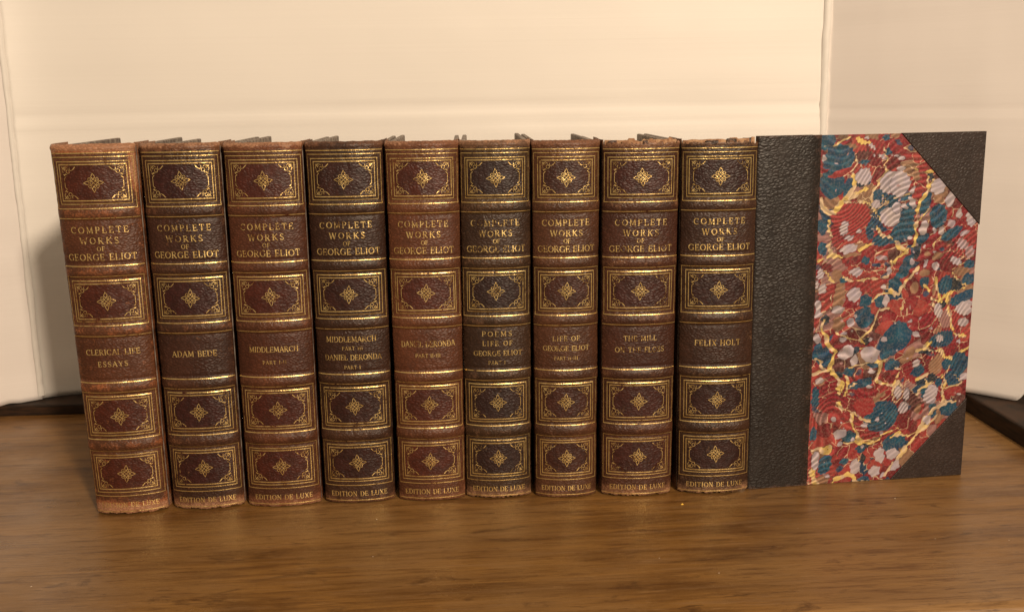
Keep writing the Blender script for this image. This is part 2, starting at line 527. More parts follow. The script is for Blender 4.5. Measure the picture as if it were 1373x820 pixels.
def ribbon(acc, pts, w, surf, step=1.2, lift=.00016):
    """ribbon of width w (mm) along pts (mm, surface coordinates) laid on surf(s, v, lift)"""
    P = [pts[0]]
    for a, b in zip(pts[:-1], pts[1:]):
        L = math.hypot(b[0] - a[0], b[1] - a[1])
        n = max(1, int(math.ceil(L / step)))
        for k in range(1, n + 1):
            P.append((a[0] + (b[0] - a[0]) * k / n, a[1] + (b[1] - a[1]) * k / n))
    V, F = acc
    w = w * .86
    base = len(V); n = len(P)
    closed = math.hypot(P[0][0] - P[-1][0], P[0][1] - P[-1][1]) < 1e-6
    for i in range(n):
        if closed:
            a = P[i - 1] if i else P[-2]; b = P[(i + 1)] if i < n - 1 else P[1]
        else:
            a = P[max(0, i - 1)]; b = P[min(n - 1, i + 1)]
        dx, dy = b[0] - a[0], b[1] - a[1]; L = math.hypot(dx, dy) or 1
        # mitre at corners
        k = 1.0
        if 0 < i < n - 1 or closed:
            p = P[i - 1] if i else P[-2]
            ux, uy = P[i][0] - p[0], P[i][1] - p[1]; ul = math.hypot(ux, uy) or 1
            cs = abs((ux * dx + uy * dy) / (ul * L)); k = 1 / max(.6, cs)
        nx, ny = -dy / L * w / 2 * k, dx / L * w / 2 * k
        V.append(surf(P[i][0] + nx, P[i][1] + ny, lift)); V.append(surf(P[i][0] - nx, P[i][1] - ny, lift))
    for i in range(n - 1):
        a = base + 2 * i
        F.append((a, a + 1, a + 3, a + 2))


def knot(cx, cy, r):
    """interlaced diamond ornament with four leaf loops; r = half extent in mm"""
    S = []
    q = r * .57
    d = q * .46
    for k in (-1, 0, 1):
        o = k * d * 1.0
        L = q * (.86 if k == 0 else .70)
        c45 = math.sqrt(.5)
        for sgn in (1, -1):
            ux, uy = c45, c45 * sgn
            vx, vy = -uy, ux
            S.append(([(cx + vx * o * 1.05 - ux * L, cy + vy * o * 1.05 - uy * L), (cx + vx * o * 1.05 + ux * L, cy + vy * o * 1.05 + uy * L)], .30))
    for a in (45, 135, 225, 315):
        ca, sa = math.cos(math.radians(a)), math.sin(math.radians(a))
        S.append((arc(cx + ca * q * .92, cy + sa * q * .92, d * .60, d * .60, 0, 360, 10), .27))
    for a in (0, 90, 180, 270):
        ca, sa = math.cos(math.radians(a)), math.sin(math.radians(a))
        def R(x, y): return (cx + x * ca - y * sa, cy + x * sa + y * ca)
        S.append(([R(r * .40, 0), R(r * .58, r * .19), R(r * .76, r * .13), R(r * 1.0, 0), R(r * .76, -r * .13), R(r * .58, -r * .19), R(r * .40, 0)], .34))
    return S


def corner(a, b, sx, sy, cx, cy):
    """corner fleuron for an inner frame with half sizes a, b"""
    def p(x, y): return (cx + sx * (a - x), cy + sy * (b - y))
    S = [([p(8.6, 1.1), p(7.1, 2.7)], .50),
         ([p(7.1, 2.7), p(6.1, 3.1), p(5.4, 2.4), p(5.6, 1.4)], .26),
         ([p(x, y) for x, y in arc(4.5, 3.6, .95, .95, 0, 360, 10)], .30),
         ([p(4.6, 1.9), p(3.4, 1.1), p(2.2, 1.3), p(1.6, 2.0), p(1.3, 3.2), p(1.9, 4.3)], .26),
         ([p(2.9, 3.0), p(1.2, 1.1)], .34),
         ([p(3.1, 4.7), p(2.2, 5.4), p(1.7, 5.0)], .40),
         ([p(2.1, 5.9), p(3.0, 5.1), p(3.9, 5.0)], .30),
         ([p(x, y) for x, y in arc(2.6, 2.1, .5, .5, 0, 360, 8)], .26),
         ([p(2.4, 6.9), p(3.2, 6.2)], .40)]
    return S


# vertical layout of the tooling, mm above the table for a spine 210 mm high
FRAMES = [(202.9, 175.6), (138.3, 110.9), (72.8, 45.4), (38.6, 11.7)]
RULES = [205.0, 170.2, 144.2, 105.1, 78.6, 2.3]
BANDS = [173.1, 141.3, 108.0, 75.7, 42.0]

# ------------------------------------------------------------------ the nine volumes seen from the spine
# xl0,xr0 base; xl1,xr1 top; yc corner depth; yaw deg; H
BK = [
    dict(x=(-.2262, -.1858, -.2312, -.1868), y=.5685, yaw=5, H=.2138, base=(0.125, 0.046, 0.02), panel=(0.088, 0.019, 0.009), worn=(0.34, 0.12, 0.05), wear=1.25, head=2.0,
         sub=[('CLERICAL LIFE', 3.2, 30, 96), ('ESSAYS', 3.0, 16.5, 89.2)]),
    dict(x=(-.1828, -.1418, -.1845, -.1415), y=.5725, yaw=2.5, H=.2133, base=(0.066, 0.026, 0.0135), panel=(0.05, 0.012, 0.009), worn=(0.21, 0.09, 0.045), wear=1.0, head=1.2,
         sub=[('ADAM BEDE', 3.3, 25.5, 93)]),
    dict(x=(-.1390, -.0965, -.1392, -.0960), y=.573, yaw=1.5, H=.2128, base=(0.105, 0.036, 0.016), panel=(0.08, 0.017, 0.009), worn=(0.21, 0.08, 0.04), wear=.95, head=1.4,
         sub=[('MIDDLEMARCH', 3.1, 28, 94.5), ('PART I-II', 2.1, 13.5, 87)]),
    dict(x=(-.0940, -.0530, -.0946, -.0516), y=.575, yaw=1, H=.2125, base=(0.058, 0.024, 0.012), panel=(0.044, 0.012, 0.008), worn=(0.15, 0.068, 0.038), wear=.75, head=.8,
         sub=[('MIDDLEMARCH', 3.2, 29, 99), ('PART III', 2.0, 12, 93.7), ('DANIEL DERONDA', 3.2, 33, 88.4), ('PART I', 2.0, 9.5, 82.6)]),
    dict(x=(-.0500, -.0105, -.0503, -.0092), y=.575, yaw=.5, H=.2120, base=(0.135, 0.047, 0.02), panel=(0.09, 0.021, 0.011), worn=(0.21, 0.085, 0.042), wear=.9, head=1.0,
         sub=[('DANIEL DERONDA', 3.3, 31.5, 95.3), ('PART II-III', 2.1, 14.5, 88.5)]),
    dict(x=(-.0098, .0290, -.0087, .0312), y=.576, yaw=0, H=.2116, base=(0.054, 0.026, 0.0125), panel=(0.036, 0.014, 0.011), worn=(0.17, 0.088, 0.05), wear=1.0, head=1.1,
         sub=[('POEMS', 2.9, 17.5, 100.2), ('LIFE OF', 2.8, 17.5, 94.6), ('GEORGE ELIOT', 2.9, 28.5, 88.8), ('PART I', 2.0, 10, 83.3)]),
    dict(x=(.0316, .0680, .0320, .0703), y=.574, yaw=0, H=.2110, base=(0.098, 0.038, 0.017), panel=(0.062, 0.018, 0.01), worn=(0.18, 0.08, 0.044), wear=.85, head=1.0,
         sub=[('LIFE OF', 2.9, 16, 97.2), ('GEORGE ELIOT', 2.9, 27.5, 91.4), ('PART II-III', 1.9, 14, 85.6)]),
    dict(x=(.0712, .1130, .0716, .1152), y=.5725, yaw=-.5, H=.2103, base=(0.078, 0.027, 0.0135), panel=(0.058, 0.014, 0.009), worn=(0.21, 0.1, 0.052), wear=.95, head=1.2, chip=True,
         sub=[('THE MILL', 3.0, 19.5, 97), ('ON THE FLOSS', 3.0, 29, 90.2)]),
    dict(x=(.1172, .1600, .1163, .1598), y=.573, yaw=-.5, H=.2100, base=(0.056, 0.024, 0.0125), panel=(0.038, 0.011, 0.008), worn=(0.19, 0.1, 0.055), wear=.8, head=1.0, chip=True,
         sub=[('FELIX HOLT', 3.3, 27, 93.2)]),
]
LABELS = [
    'leftmost brown leather book, orange scuffing at its head, titled Clerical Life Essays',
    'dark brown leather book second from the left in the row, single title line',
    'red-brown leather book titled Middlemarch with Part I-II, third from the left',
    'dark brown leather book with two titles and two part lines, fourth from left',
    'light red-brown leather book in the middle of the row, fifth from the left',
    'dark leather book with rubbed Poems lettering on its spine, sixth from the left',
    'brown leather book with a Life title and Part II-III, seventh from the left',
    'leather book titled The Mill on the Floss with a chipped head, eighth in row',
    'dark leather book at the right end, its marbled front cover swung open to face forward',
]


def smooth_box(v, a, b, e):
    return np.clip((v - a) / e, 0, 1) * np.clip((b - v) / e, 0, 1)


def make_book(idx, d):
    rnd = random.Random(40 + idx)
    xl0, xr0, xl1, xr1 = d['x']; H = d['H']
    cx0 = (xl0 + xr0) / 2
    root = empty('leather_book', (cx0, d['y'], 0), math.radians(-d['yaw'] * 0 + d['yaw']))
    tag(root, LABELS[idx], 'book', 'leather volumes standing spine out in a row')
    off = (idx * .731, idx * .377, idx * .213)
    d = dict(d, base=tuple(q * .80 for q in d['base']), panel=tuple(q * .86 for q in d['panel']), worn=tuple(q * .86 for q in d['worn']))
    LM = leather_mat('leather_%d' % idx, off, d['base'], d['panel'], d['worn'])
    GM = gilt_mat('gilt_%d' % idx, off, d['panel'], .45)
    GMS = [GM, gilt_mat('gilt_worn_%d' % idx, (off[0] + 3, off[1], off[2] + 1), d['panel'], .475), gilt_mat('gilt_fresh_%d' % idx, (off[0] + 5, off[1] + 2, off[2]), d['panel'], .42)]
    GMr = gilt_mat('gilt_rubbed_%d' % idx, off, d['panel'], .515 if idx in (5, 7) else .485)
    th = math.radians(74); SAG = .0062

    def chord(v):
        t = v / H
        l = xl0 + (xl1 - xl0) * t - cx0; r = xr0 + (xr1 - xr0) * t - cx0
        return l, r

    # arc-length table for the unit ellipse arc (nominal half chord)
    cn = (xr0 - xl0 + xr1 - xl1) / 4
    ths = np.linspace(-th, th, 201)
    ex = cn * np.sin(ths) / math.sin(th); ey = -SAG * (np.cos(ths) - math.cos(th)) / (1 - math.cos(th))
    ln = np.concatenate([[0], np.cumsum(np.hypot(np.diff(ex), np.diff(ey)))]); HALF = ln[-1] / 2
    ln = ln - HALF

    # chips at head
    ug = np.linspace(-1, 1, 121)
    if d.get('chip'):
        chipv = .0006 + .0030 * np.clip(fbm(ug * 3.1 + idx * 7, ug * 0 + 1, 5 + idx, 4) - .30, 0, 1) + .0012 * (vnoise(ug * 24, 0 * ug, idx) > .6)
    else:
        chipv = .0005 * fbm(ug * 14 + idx, ug * 0, idx, 3)
    tailv = (.0022 if idx in (0, 1, 5, 7, 8) else .0011) * fbm(ug * 16 + idx, ug * 0 + 4, idx + 50, 3)

    def bandh(vmm):
        h = 0
        for b in BANDS:
            q = abs(vmm - b)
            if q < 4.2: h += .0012 * (1 - (q / 4.2) ** 2) ** 1.5
            if 3.3 < q < 5.6: h -= .00028 * math.sin((q - 3.3) / 2.3 * math.pi)
        return h

    VS = 1000 * H / 210.0 / 1000  # mm -> scaled layout

    def surf(s, v, lift=0.0):
        """s, v in mm of layout; returns local position"""
        z = v * VS
        t = float(np.interp(s * .001, ln, ths))
        l, r = chord(z)
        c = (r - l) / 2; m = (r + l) / 2
        x = m + c * math.sin(t) / math.sin(th)
        y = -SAG * (math.cos(t) - math.cos(th)) / (1 - math.cos(th))
        nx, ny = math.sin(t) * SAG / c * 1.0, -math.cos(t)
        # normal of the ellipse
        ax = c / math.sin(th); by = SAG / (1 - math.cos(th))
        nx, ny = math.sin(t) / ax, -math.cos(t) / by
        q = math.hypot(nx, ny); nx /= q; ny /= q
        fade = 1 - .85 * abs(t / th) ** 4
        hgt = bandh(v) * fade + .00035 * (vnoise(s * .16 + idx * 9, v * .05, 3) - .5) + .00022 * (vnoise(s * .5 + idx, v * .4, 6) - .5) + lift
        if v > 206.5:
            k = min(1.4, (v - 206.5) / 3.5)
            y += .0024 * k * k; hgt += .0005 * math.sin(min(1, k) * math.pi)
        if v < 2.0:
            y += .0009 * (1 - v / 2.0) ** 2
        return (x + nx * hgt, y + ny * hgt, z)

    # rows
    rows = []
    v = 0.0
    while v < 210.001:
        rows.append(v)
        near = min(abs(v - b) for b in BANDS)
        v += .5 if near < 6 or v > 203 or v < 6 else 1.0
    rows = np.array(rows)
    NC = 60
    ss = np.linspace(-HALF * 1000, HALF * 1000, NC + 1)
    # joint continuation on both sides (outer side of the boards)
    def column(j, v):
        if 0 <= j <= NC:
            u = -1 + 2 * j / NC
            cv = np.interp(u, ug, chipv) * 1000 if v > 204 else 0
            tv = np.interp(u, ug, tailv) * 1000 if v < 3 else 0
            vv = v - cv * max(0, (v - 204) / 6.0) + tv * max(0, (3 - v) / 3)
            return surf(ss[j], vv), vv, u
        z = v * VS
        l, r = chord(z)
        k = -j if j < 0 else j - NC
        dy = (0, .0016, .0036, .0062, .016, .034)[k]
        dx = (0, -.0006, -.0011, -.0001, .0003, .0003)[k]
        if idx == 8 and j > NC:
            dy = .0010 + .0001 * k; dx = -.0002
        return ((l - dx, dy, z) if j < 0 else (r + dx, dy, z)), v, (-1 if j < 0 else 1)

    js = list(range(-5, NC + 6))
    grid = []; pan = []; wear = []
    for v in rows:
        for j in js:
            p, vv, u = column(j, v)
            grid.append(p)
            s = ss[min(max(j, 0), NC)]
            pm = 0
            for (f1, f0) in FRAMES:
                cyf = (f1 + f0) / 2; hb = (f1 - f0) / 2 - 4.3; ha = HALF * 1000 - 6.2
                if abs(vv - cyf) < hb and abs(s) < ha:
                    cc = (abs(vv - cyf) - hb) + (abs(s) - ha) + 5.5
                    pm = max(pm, float(np.clip(1 - cc / 1.5, 0, 1)) if cc > 0 else 1.0)
            tx = .0
            if 145 < vv < 169 or 79 < vv < 104: tx = .35
            pan.append(max(pm, tx * (1 - abs(u) ** 6)))
            w = .10
            bh = bandh(vv) / .0012
            w += .20 * max(0, bh) ** 2
            w += d['head'] * 1.05 * max(0, (vv - 204.5) / 5.5) ** .8 if vv > 204.5 else 0
            w += (1.25 if idx not in (3, 4, 6) else .85) * max(0, (8 - vv) / 8) ** .9
            w += .22 * abs(u) ** 10
            if idx == 0 or idx == 1:
                w += .5 * math.exp(-((vv - 1) / 6) ** 2)
            if idx == 0:
                w += 1.5 * math.exp(-((u - .93) / .10) ** 2 - ((vv - 196) / 10) ** 2)
                w += .9 * math.exp(-((u + .6) / .5) ** 2 - ((vv - 3) / 5) ** 2)
            if idx in (7, 8):
                w += .5 * math.exp(-((u - .9) / .15) ** 2 - ((vv - 2) / 4) ** 2)
            wear.append(w * d['wear'])
    nj = len(js)
    grid = np.array(grid); pan = np.array(pan); wear = np.array(wear)

    def sub(name, r0, r1, parent):
        a = r0 * nj; b = (r1 + 1) * nj
        F = []
        for i in range(r1 - r0):
            for j in range(nj - 1):
                q = i * nj + j
                F.append((q, q + 1, q + nj + 1, q + nj))
        o = mesh_obj(name, grid[a:b], F, LM, parent)
        float_attr(o.data, 'panel', pan[a:b]); float_attr(o.data, 'wear', wear[a:b])
        return o

    # spine leather and its raised bands: one continuous skin cut along the band feet
    edges = []
    for b in sorted(BANDS):
        r0 = int(np.argmin(abs(rows - (b - 4.2)))); r1 = int(np.argmin(abs(rows - (b + 4.2))))
        edges.append((r0, r1))
    V = []; F = []; P_ = []; W_ = []
    prev = 0
    segs = []
    for r0, r1 in edges: segs.append((prev, r0)); prev = r1
    segs.append((prev, len(rows) - 1))
    for r0, r1 in segs:
        base = len(V); V += list(grid[r0 * nj:(r1 + 1) * nj]); P_ += list(pan[r0 * nj:(r1 + 1) * nj]); W_ += list(wear[r0 * nj:(r1 + 1) * nj])
        for i in range(r1 - r0):
            for j in range(nj - 1):
                q = base + i * nj + j
                F.append((q, q + 1, q + nj + 1, q + nj))
    spine = mesh_obj('spine', V, F, LM, root)
    float_attr(spine.data, 'panel', P_); float_attr(spine.data, 'wear', W_)
    for r0, r1 in edges: sub('raised_band', r0, r1, spine)

    # tooling
    hw = HALF * 1000
    for b1, b0 in FRAMES:
        acc = ([], [])
        cyf = (b1 + b0) / 2; hb = (b1 - b0) / 2
        j = lambda q: rnd.uniform(-q, q)
        for inset_x, inset_y, w in ((1.6, 0, .42), (4.0, 2.35, .46), (5.5, 4.0, .52)):
            a = hw - inset_x + j(.15); b = hb - inset_y + j(.1)
            ox, oy = j(.15), j(.12)
            rect = [(-a + ox, cyf - b + oy), (a + ox, cyf - b + oy), (a + ox, cyf + b + oy), (-a + ox, cyf + b + oy)]
            for q in range(4):
                A, B = rect[q], rect[(q + 1) % 4]
                ext = w / 2
                if q % 2 == 0: e = ext if B[0] > A[0] else -ext; seg = [(A[0] - e, A[1]), (B[0] + e, B[1])]
                else: seg = [A, B]
                ribbon(acc, seg, w if q % 2 == 0 else w * .85, surf, 1.5)
        mesh_obj('gilt_frame', acc[0], acc[1], rnd.choice(GMS), spine)
        acc = ([], [])
        a = hw - 5.5; b = hb - 4.0
        sc = min(1, b / 9.6)
        for sx in (-1, 1):
            for sy in (-1, 1):
                for pts, w in corner(a, b, sx, sy, 0, cyf): ribbon(acc, pts, w, surf, 1.5)
            ribbon(acc, [(sx * (a - 3.2), cyf + (b - 6.2)), (sx * (a - 2.1), cyf + (b - 7.2)), (sx * (a - 2.1), cyf - (b - 7.2)), (sx * (a - 3.2), cyf - (b - 6.2))], .34, surf, 1.5)
        mesh_obj('gilt_corners', acc[0], acc[1], rnd.choice([GMr, GMS[1]]), spine)
        acc = ([], [])
        kr = math.radians(j(5)); kx_, ky_ = j(.4), cyf + j(.4)
        for pts, w in knot(0, 0, 5.1):
            pts = [(kx_ + px_ * math.cos(kr) - py_ * math.sin(kr), ky_ + px_ * math.sin(kr) + py_ * math.cos(kr)) for px_, py_ in pts]
            ribbon(acc, pts, w, surf, 1.5)
        mesh_obj('gilt_knot', acc[0], acc[1], rnd.choice(GMS), spine)
    for rv in RULES:
        acc = ([], [])
        ribbon(acc, [(-hw * .97, rv), (hw * .97, rv)], .50, surf, .8)
        mesh_obj('gilt_rule', acc[0], acc[1], rnd.choice(GMS), spine)
    acc = ([], [])
    kx = (xr1 - xl1) / .0434
    for txt, cy, h, w in (('COMPLETE', 163.9, 3.5, 29.5), ('WORKS', 158.0, 3.5, 20), ('OF', 153.6, 2.4, 4.2), ('GEORGE ELIOT', 149.1, 3.6, 36)):
        for pts, wd in text_strokes(txt, rnd.uniform(-.5, .3), cy, h, w * min(1.04, .30 + .70 * kx), rnd): ribbon(acc, pts, wd, surf, 1.5)
    mesh_obj('title_lettering', acc[0], acc[1], GMr, spine)
    acc = ([], [])
    for txt, h, w, cy in d['sub']:
        for pts, wd in text_strokes(txt, rnd.uniform(-.5, .5), cy, h, w, rnd): ribbon(acc, pts, wd, surf, 1.5)
    mesh_obj('volume_lettering', acc[0], acc[1], GMr, spine)
    acc = ([], [])
    for pts, wd in text_strokes('EDITION DE LUXE', .2, 6.3, 2.9, 34.5 * min(1.0, .2 + .8 * kx), rnd): ribbon(acc, pts, wd, surf, 1.5)
    mesh_obj('edition_lettering', acc[0], acc[1], GMS[2] if idx in (2, 3, 8) else GM, spine)

    # boards and text block
    def slab(name, side, mat, y0, y1, z0, z1, t, inset=.0):
        V = []
        for z in (z0, z1):
            l, r = chord(z)
            if side < 0: xa, xb = l + inset, l + inset + t
            elif side > 0: xa, xb = r - inset - t, r - inset
            else: xa, xb = l + inset, r - inset
            for y in (y0, y1): V += [(xa, y, z), (xb, y, z)]
        F = [(0, 2, 3, 1), (4, 5, 7, 6), (0, 1, 5, 4), (2, 6, 7, 3), (0, 4, 6, 2), (1, 3, 7, 5)]
        o = mesh_obj(name, V, F, mat, root, False)
        return o
    top = .2105 * H / .2125
    for sd in ((-1,) if idx == 8 else (-1, 1)):
        o = slab('cover_board', sd, MAT_BOARDEDGE, .0045, .139, .0002, top + rnd.uniform(-.0006, .0010), .0029, .0004)
        bevel(o, .0007, 2)
        # wrinkled paper lapped over the board's top edge, rubbed at the corner
    o = slab('text_block', 0, MAT_PAGES, .0012, .134, .004, H - .0065, 0, .0036)

    if d.get('chip'):
        V = []; F = []
        n = 70
        for i in range(n + 1):
            s = -hw * .93 + 2 * hw * .93 * i / n
            x, y, z = surf(s, 203)
            hgt = H + .0004 - .0016 * fbm(i * .12, 3.1, idx + 70, 4) + .0009 * (vnoise(i * .3, 2, idx) > .72)
            y2 = y + .0016
            V += [(x * .985, y2, H - .008), (x * .985, y2 + .0006 + .0008 * vnoise(i * .5, 5, idx), hgt), (x * .985, y2 + .0022, hgt - .0003), (x * .985, y2 + .0016, H - .008)]
        for i in range(n):
            for q in range(3):
                a = i * 4 + q; F.append((a, a + 4, a + 5, a + 1))
        mesh_obj('torn_lining', V, F, MAT_TORN, root)
        for q in range(5):
            s = rnd.uniform(-.7, .85) * hw
            x, y, z = surf(s, 207)
            w = rnd.uniform(.0010, .0034)
            v, f = box_mesh(x - w, x + w, y + .0012, y + .0030, H - .0035, H + rnd.uniform(-.0012, .0002))
            v = [(a + rnd.uniform(-.0003, .0003), b, c + rnd.uniform(-.0004, .0004)) for a, b, c in v]
            o = mesh_obj('leather_flake', v, f, MAT_TORN if q % 2 else LM, root, False)
            if not q % 2:
                float_attr(o.data, 'panel', [0] * 8); float_attr(o.data, 'wear', [.3] * 8)
    return root


roots = [make_book(i, d) for i, d in enumerate(BK)]

# ------------------------------------------------------------------ the last volume's cover, swung open beside its spine
A = np.array([.1606, .5728]); B = np.array([.2976, .5863])
yaw = math.atan2(B[1] - A[1], B[0] - A[0])
CW = float(np.linalg.norm(B - A)); CH = .2108
BLK = leather_mat('black_leather', (5.1, 2.2, .7), (.022, .0160, .0135), (.022, .0160, .0135), (.085, .050, .040), .45, .26, 360)
BLKC = leather_mat('corner_leather', (2.1, 4.2, 1.7), (.036, .0235, .020), (.036, .0235, .020), (.10, .060, .045), .46, .22, 400)


def flat_attr(o):
    n = len(o.data.vertices)
    float_attr(o.data, 'panel', [0] * n); float_attr(o.data, 'wear', [.05] * n)


v, f = box_mesh(.003, CW - .0004, .0006, .0034, .0004, CH - .0004)
front = bevel(mesh_obj('open_cover', v, f, MAT_BOARDEDGE, roots[8], False), .0005, 2)
ry9 = roots[8].rotation_euler[2]
front.location = Matrix.Rotation(-ry9, 3, 'Z') @ (Vector((A[0], A[1], 0)) - roots[8].location)
front.rotation_euler = (0, 0, yaw - ry9)
# quarter leather: turns round the hinge and laps on to both faces of the board
XS = .0374
prof = [(XS - .004, .0036), (.012, .0037), (.004, .0038), (.0006, .0040), (-.0008, .0034), (-.0012, .0022), (-.0008, .0010), (.0004, .0004), (.0018, .0003),
        (.0036, .00015), (.0062, -.0001), (.0090, 0), (.0150, 0), (.022, 0), (.030, 0), (XS - .0004, .00005), (XS, .0005)]
V = []; F = []
nz = 160
rg9 = random.Random(77)
for i in range(nz + 1):
    z = .0002 + (CH - .0002) * i / nz
    for q_, (x, y) in enumerate(prof):
        V.append((x + (.00022 * (vnoise(z * 700, 3, 5) - .5) if x > XS - .001 else 0), y + (.00025 * (vnoise(x * 90, z * 60, 2) - .5)), z))
k = len(prof)
for i in range(nz):
    for j in range(k - 1):
        a = i * k + j; F.append((a, a + 1, a + k + 1, a + k))
sp = mesh_obj('hinge_leather', V, F, BLK, front)
_n = len(sp.data.vertices)
float_attr(sp.data, 'panel', [0] * _n)
float_attr(sp.data, 'wear', [.05 + .5 * math.exp(-((vv_[2] - CH) / .0015) ** 2) + .5 * math.exp(-(vv_[2] / .0015) ** 2) + (.35 if abs(vv_[0] - XS) < .0006 else 0) for vv_ in V])


def prism(name, pts, y0, y1, mat, parent, rb=None):
    n = len(pts)
    V = [(x, y0, z) for x, z in pts] + [(x, y1, z) for x, z in pts]
    F = [tuple(range(n)), tuple(range(n, 2 * n))[::-1]]
    for i in range(n):
        F.append((i, i + n, (i + 1) % n + n, (i + 1) % n))
    o = mesh_obj(name, V, F, mat, parent, False)
    if rb: bevel(o, rb, 2)
    return o


# inverse map: photo pixels of the traced ink spots to millimetres on the paper
def px_local(px, py):
    d = RW @ np.array([(px - 686.5) / FPX, (py - 410) / FPX, 1.0])
    ax = np.array([math.cos(yaw), math.sin(yaw)]); nr = np.array([-ax[1], ax[0]])
    s = (A @ nr) / (d[:2] @ nr)
    p = d * s
    return ((p[:2] - A) @ ax), CAMH + p[2]


cu = px_local(1209, 180); cr = px_local(1308.5, 301)
cu = (cu[0], CH); 
c1 = prism('corner_leather', [(cu[0], CH), (CW, CH), (CW, cr[1])], -.0004, .0012, BLKC, front, .00025); flat_attr(c1)
cl = px_local(1193, 646); cr2 = px_local(1295, 533)
c2 = prism('corner_leather', [(cl[0], .0002), (CW, cr2[1]), (CW, .0002)][::-1], -.0004, .0012, BLKC, front, .00025); flat_attr(c2)

# ---- the ink pattern: spots traced in order, then combed
TL = {'A': (1088, 178, 6.833), 'B': (1200, 178, 6.833), 'C': (1088, 295, 6.833), 'D': (1200, 295, 6.833),
      'E': (1088, 412, 6.833), 'F': (1200, 412, 6.833), 'G': (1088, 535, 6.833), 'H': (1080, 410, 3.28)}
# x, y, rx, ry, tilt (deg, clockwise positive down)
BLUE = {'A': [(130, 85, 105, 60, -20), (260, 230, 145, 110, -25), (190, 480, 115, 120, 0), (345, 510, 48, 85, 15), (690, 40, 38, 24, 0), (705, 170, 36, 26, 0), (490, 270, 50, 18, 0), (620, 580, 50, 80, 25), (740, 610, 95, 36, 5), (700, 690, 110, 30, -22)],
        'B': [(280, 640, 52, 110, 10), (400, 750, 78, 95, 0), (110, 760, 75, 110, 25), (60, 600, 110, 25, -5)],
        'C': [(100, 60, 45, 70, 0), (100, 260, 42, 62, 0), (545, 95, 40, 80, 5), (640, 190, 90, 52, 0), (810, 150, 90, 60, -30), (500, 365, 38, 36, 0), (500, 740, 58, 55, -20), (640, 745, 62, 58, 0), (770, 590, 60, 62, 0), (295, 550, 38, 26, 0)],
        'D': [(70, 120, 130, 80, -35), (390, 25, 62, 40, 0), (520, 125, 95, 45, -25), (255, 165, 65, 35, -30), (100, 430, 62, 115, 25), (15, 570, 34, 64, 0), (270, 570, 40, 50, 0), (460, 590, 62, 84, 15), (680, 400, 52, 35, 0), (670, 540, 60, 50, 0), (620, 710, 110, 52, -22)],
        'E': [(490, 90, 85, 88, 0), (740, 300, 105, 180, 28), (120, 460, 84, 80, 0), (50, 400, 40, 72, 30), (740, 530, 70, 52, 0), (570, 515, 72, 30, 5), (350, 590, 55, 38, -10), (450, 700, 115, 45, -12), (40, 800, 34, 60, 0)],
        'F': [(20, 300, 100, 160, 28), (430, 290, 108, 68, -18), (590, 510, 90, 100, 0), (530, 650, 85, 62, 20), (210, 580, 62, 50, -40), (480, 520, 50, 50, 0), (270, 770, 32, 60, 0), (400, 690, 40, 36, 0)],
        'G': [(650, 150, 165, 130, -35), (120, 600, 62, 95, 20), (340, 340, 62, 48, -10), (20, 320, 34, 60, 0), (450, 455, 44, 36, 0), (40, 20, 42, 52, 0), (300, 570, 42, 28, 0), (480, 740, 55, 38, 0), (750, 390, 110, 70, -15)],
        'H': [(630, 448, 42, 32, -20), (560, 458, 20, 32, 0)]}
DARK = {'B': [(330, 400, 28, 42, 0)], 'D': [(555, 590, 60, 62, 0), (210, 250, 30, 120, 5), (440, 770, 35, 40, 0)],
        'E': [(510, 310, 34, 34, 0), (405, 400, 50, 30, -40), (240, 620, 56, 28, 10), (130, 110, 40, 40, 0)],
        'F': [(340, 650, 48, 42, 0), (240, 680, 55, 34, 0), (90, 240, 40, 60, -40), (290, 400, 70, 24, -10)], 'A': [(430, 470, 60, 26, 20), (620, 700, 90, 24, 10)],
        'G': [(480, 430, 60, 26, 0), (330, 390, 90, 20, -8), (470, 545, 22, 50, 0)]}
TAN = {'A': [(190, 640, 90, 62, -10), (350, 125, 80, 26, 0), (300, 30, 60, 24, 0)], 'B': [(400, 600, 42, 42, 0), (200, 390, 36, 52, 0), (10, 20, 50, 30, 0)],
       'C': [(260, 700, 62, 130, 5), (235, 510, 50, 62, 0), (430, 240, 90, 28, -8), (380, 320, 100, 20, -5)],
       'D': [(610, 470, 90, 42, 0), (300, 310, 34, 24, 0), (180, 620, 38, 62, 0), (500, 730, 30, 44, 0), (640, 640, 90, 42, -12), (280, 480, 46, 40, 0), (360, 640, 26, 52, 0), (390, 330, 60, 36, -20)],
       'E': [(250, 160, 62, 62, 0), (640, 800, 50, 26, 0)], 'F': [(375, 530, 78, 108, 8), (120, 440, 105, 46, -48)],
       'G': [(110, 740, 62, 50, 0), (590, 20, 40, 60, 30), (590, 360, 40, 22, 0)], 'H': [(495, 450, 16, 26, 15)]}
RED = {'A': [(280, 370, 120, 34, -16), (380, 760, 190, 120, 0)], 'F': [(550, 765, 88, 48, 0)], 'G': [(480, 70, 105, 92, 10), (300, 740, 70, 30, 0)]}
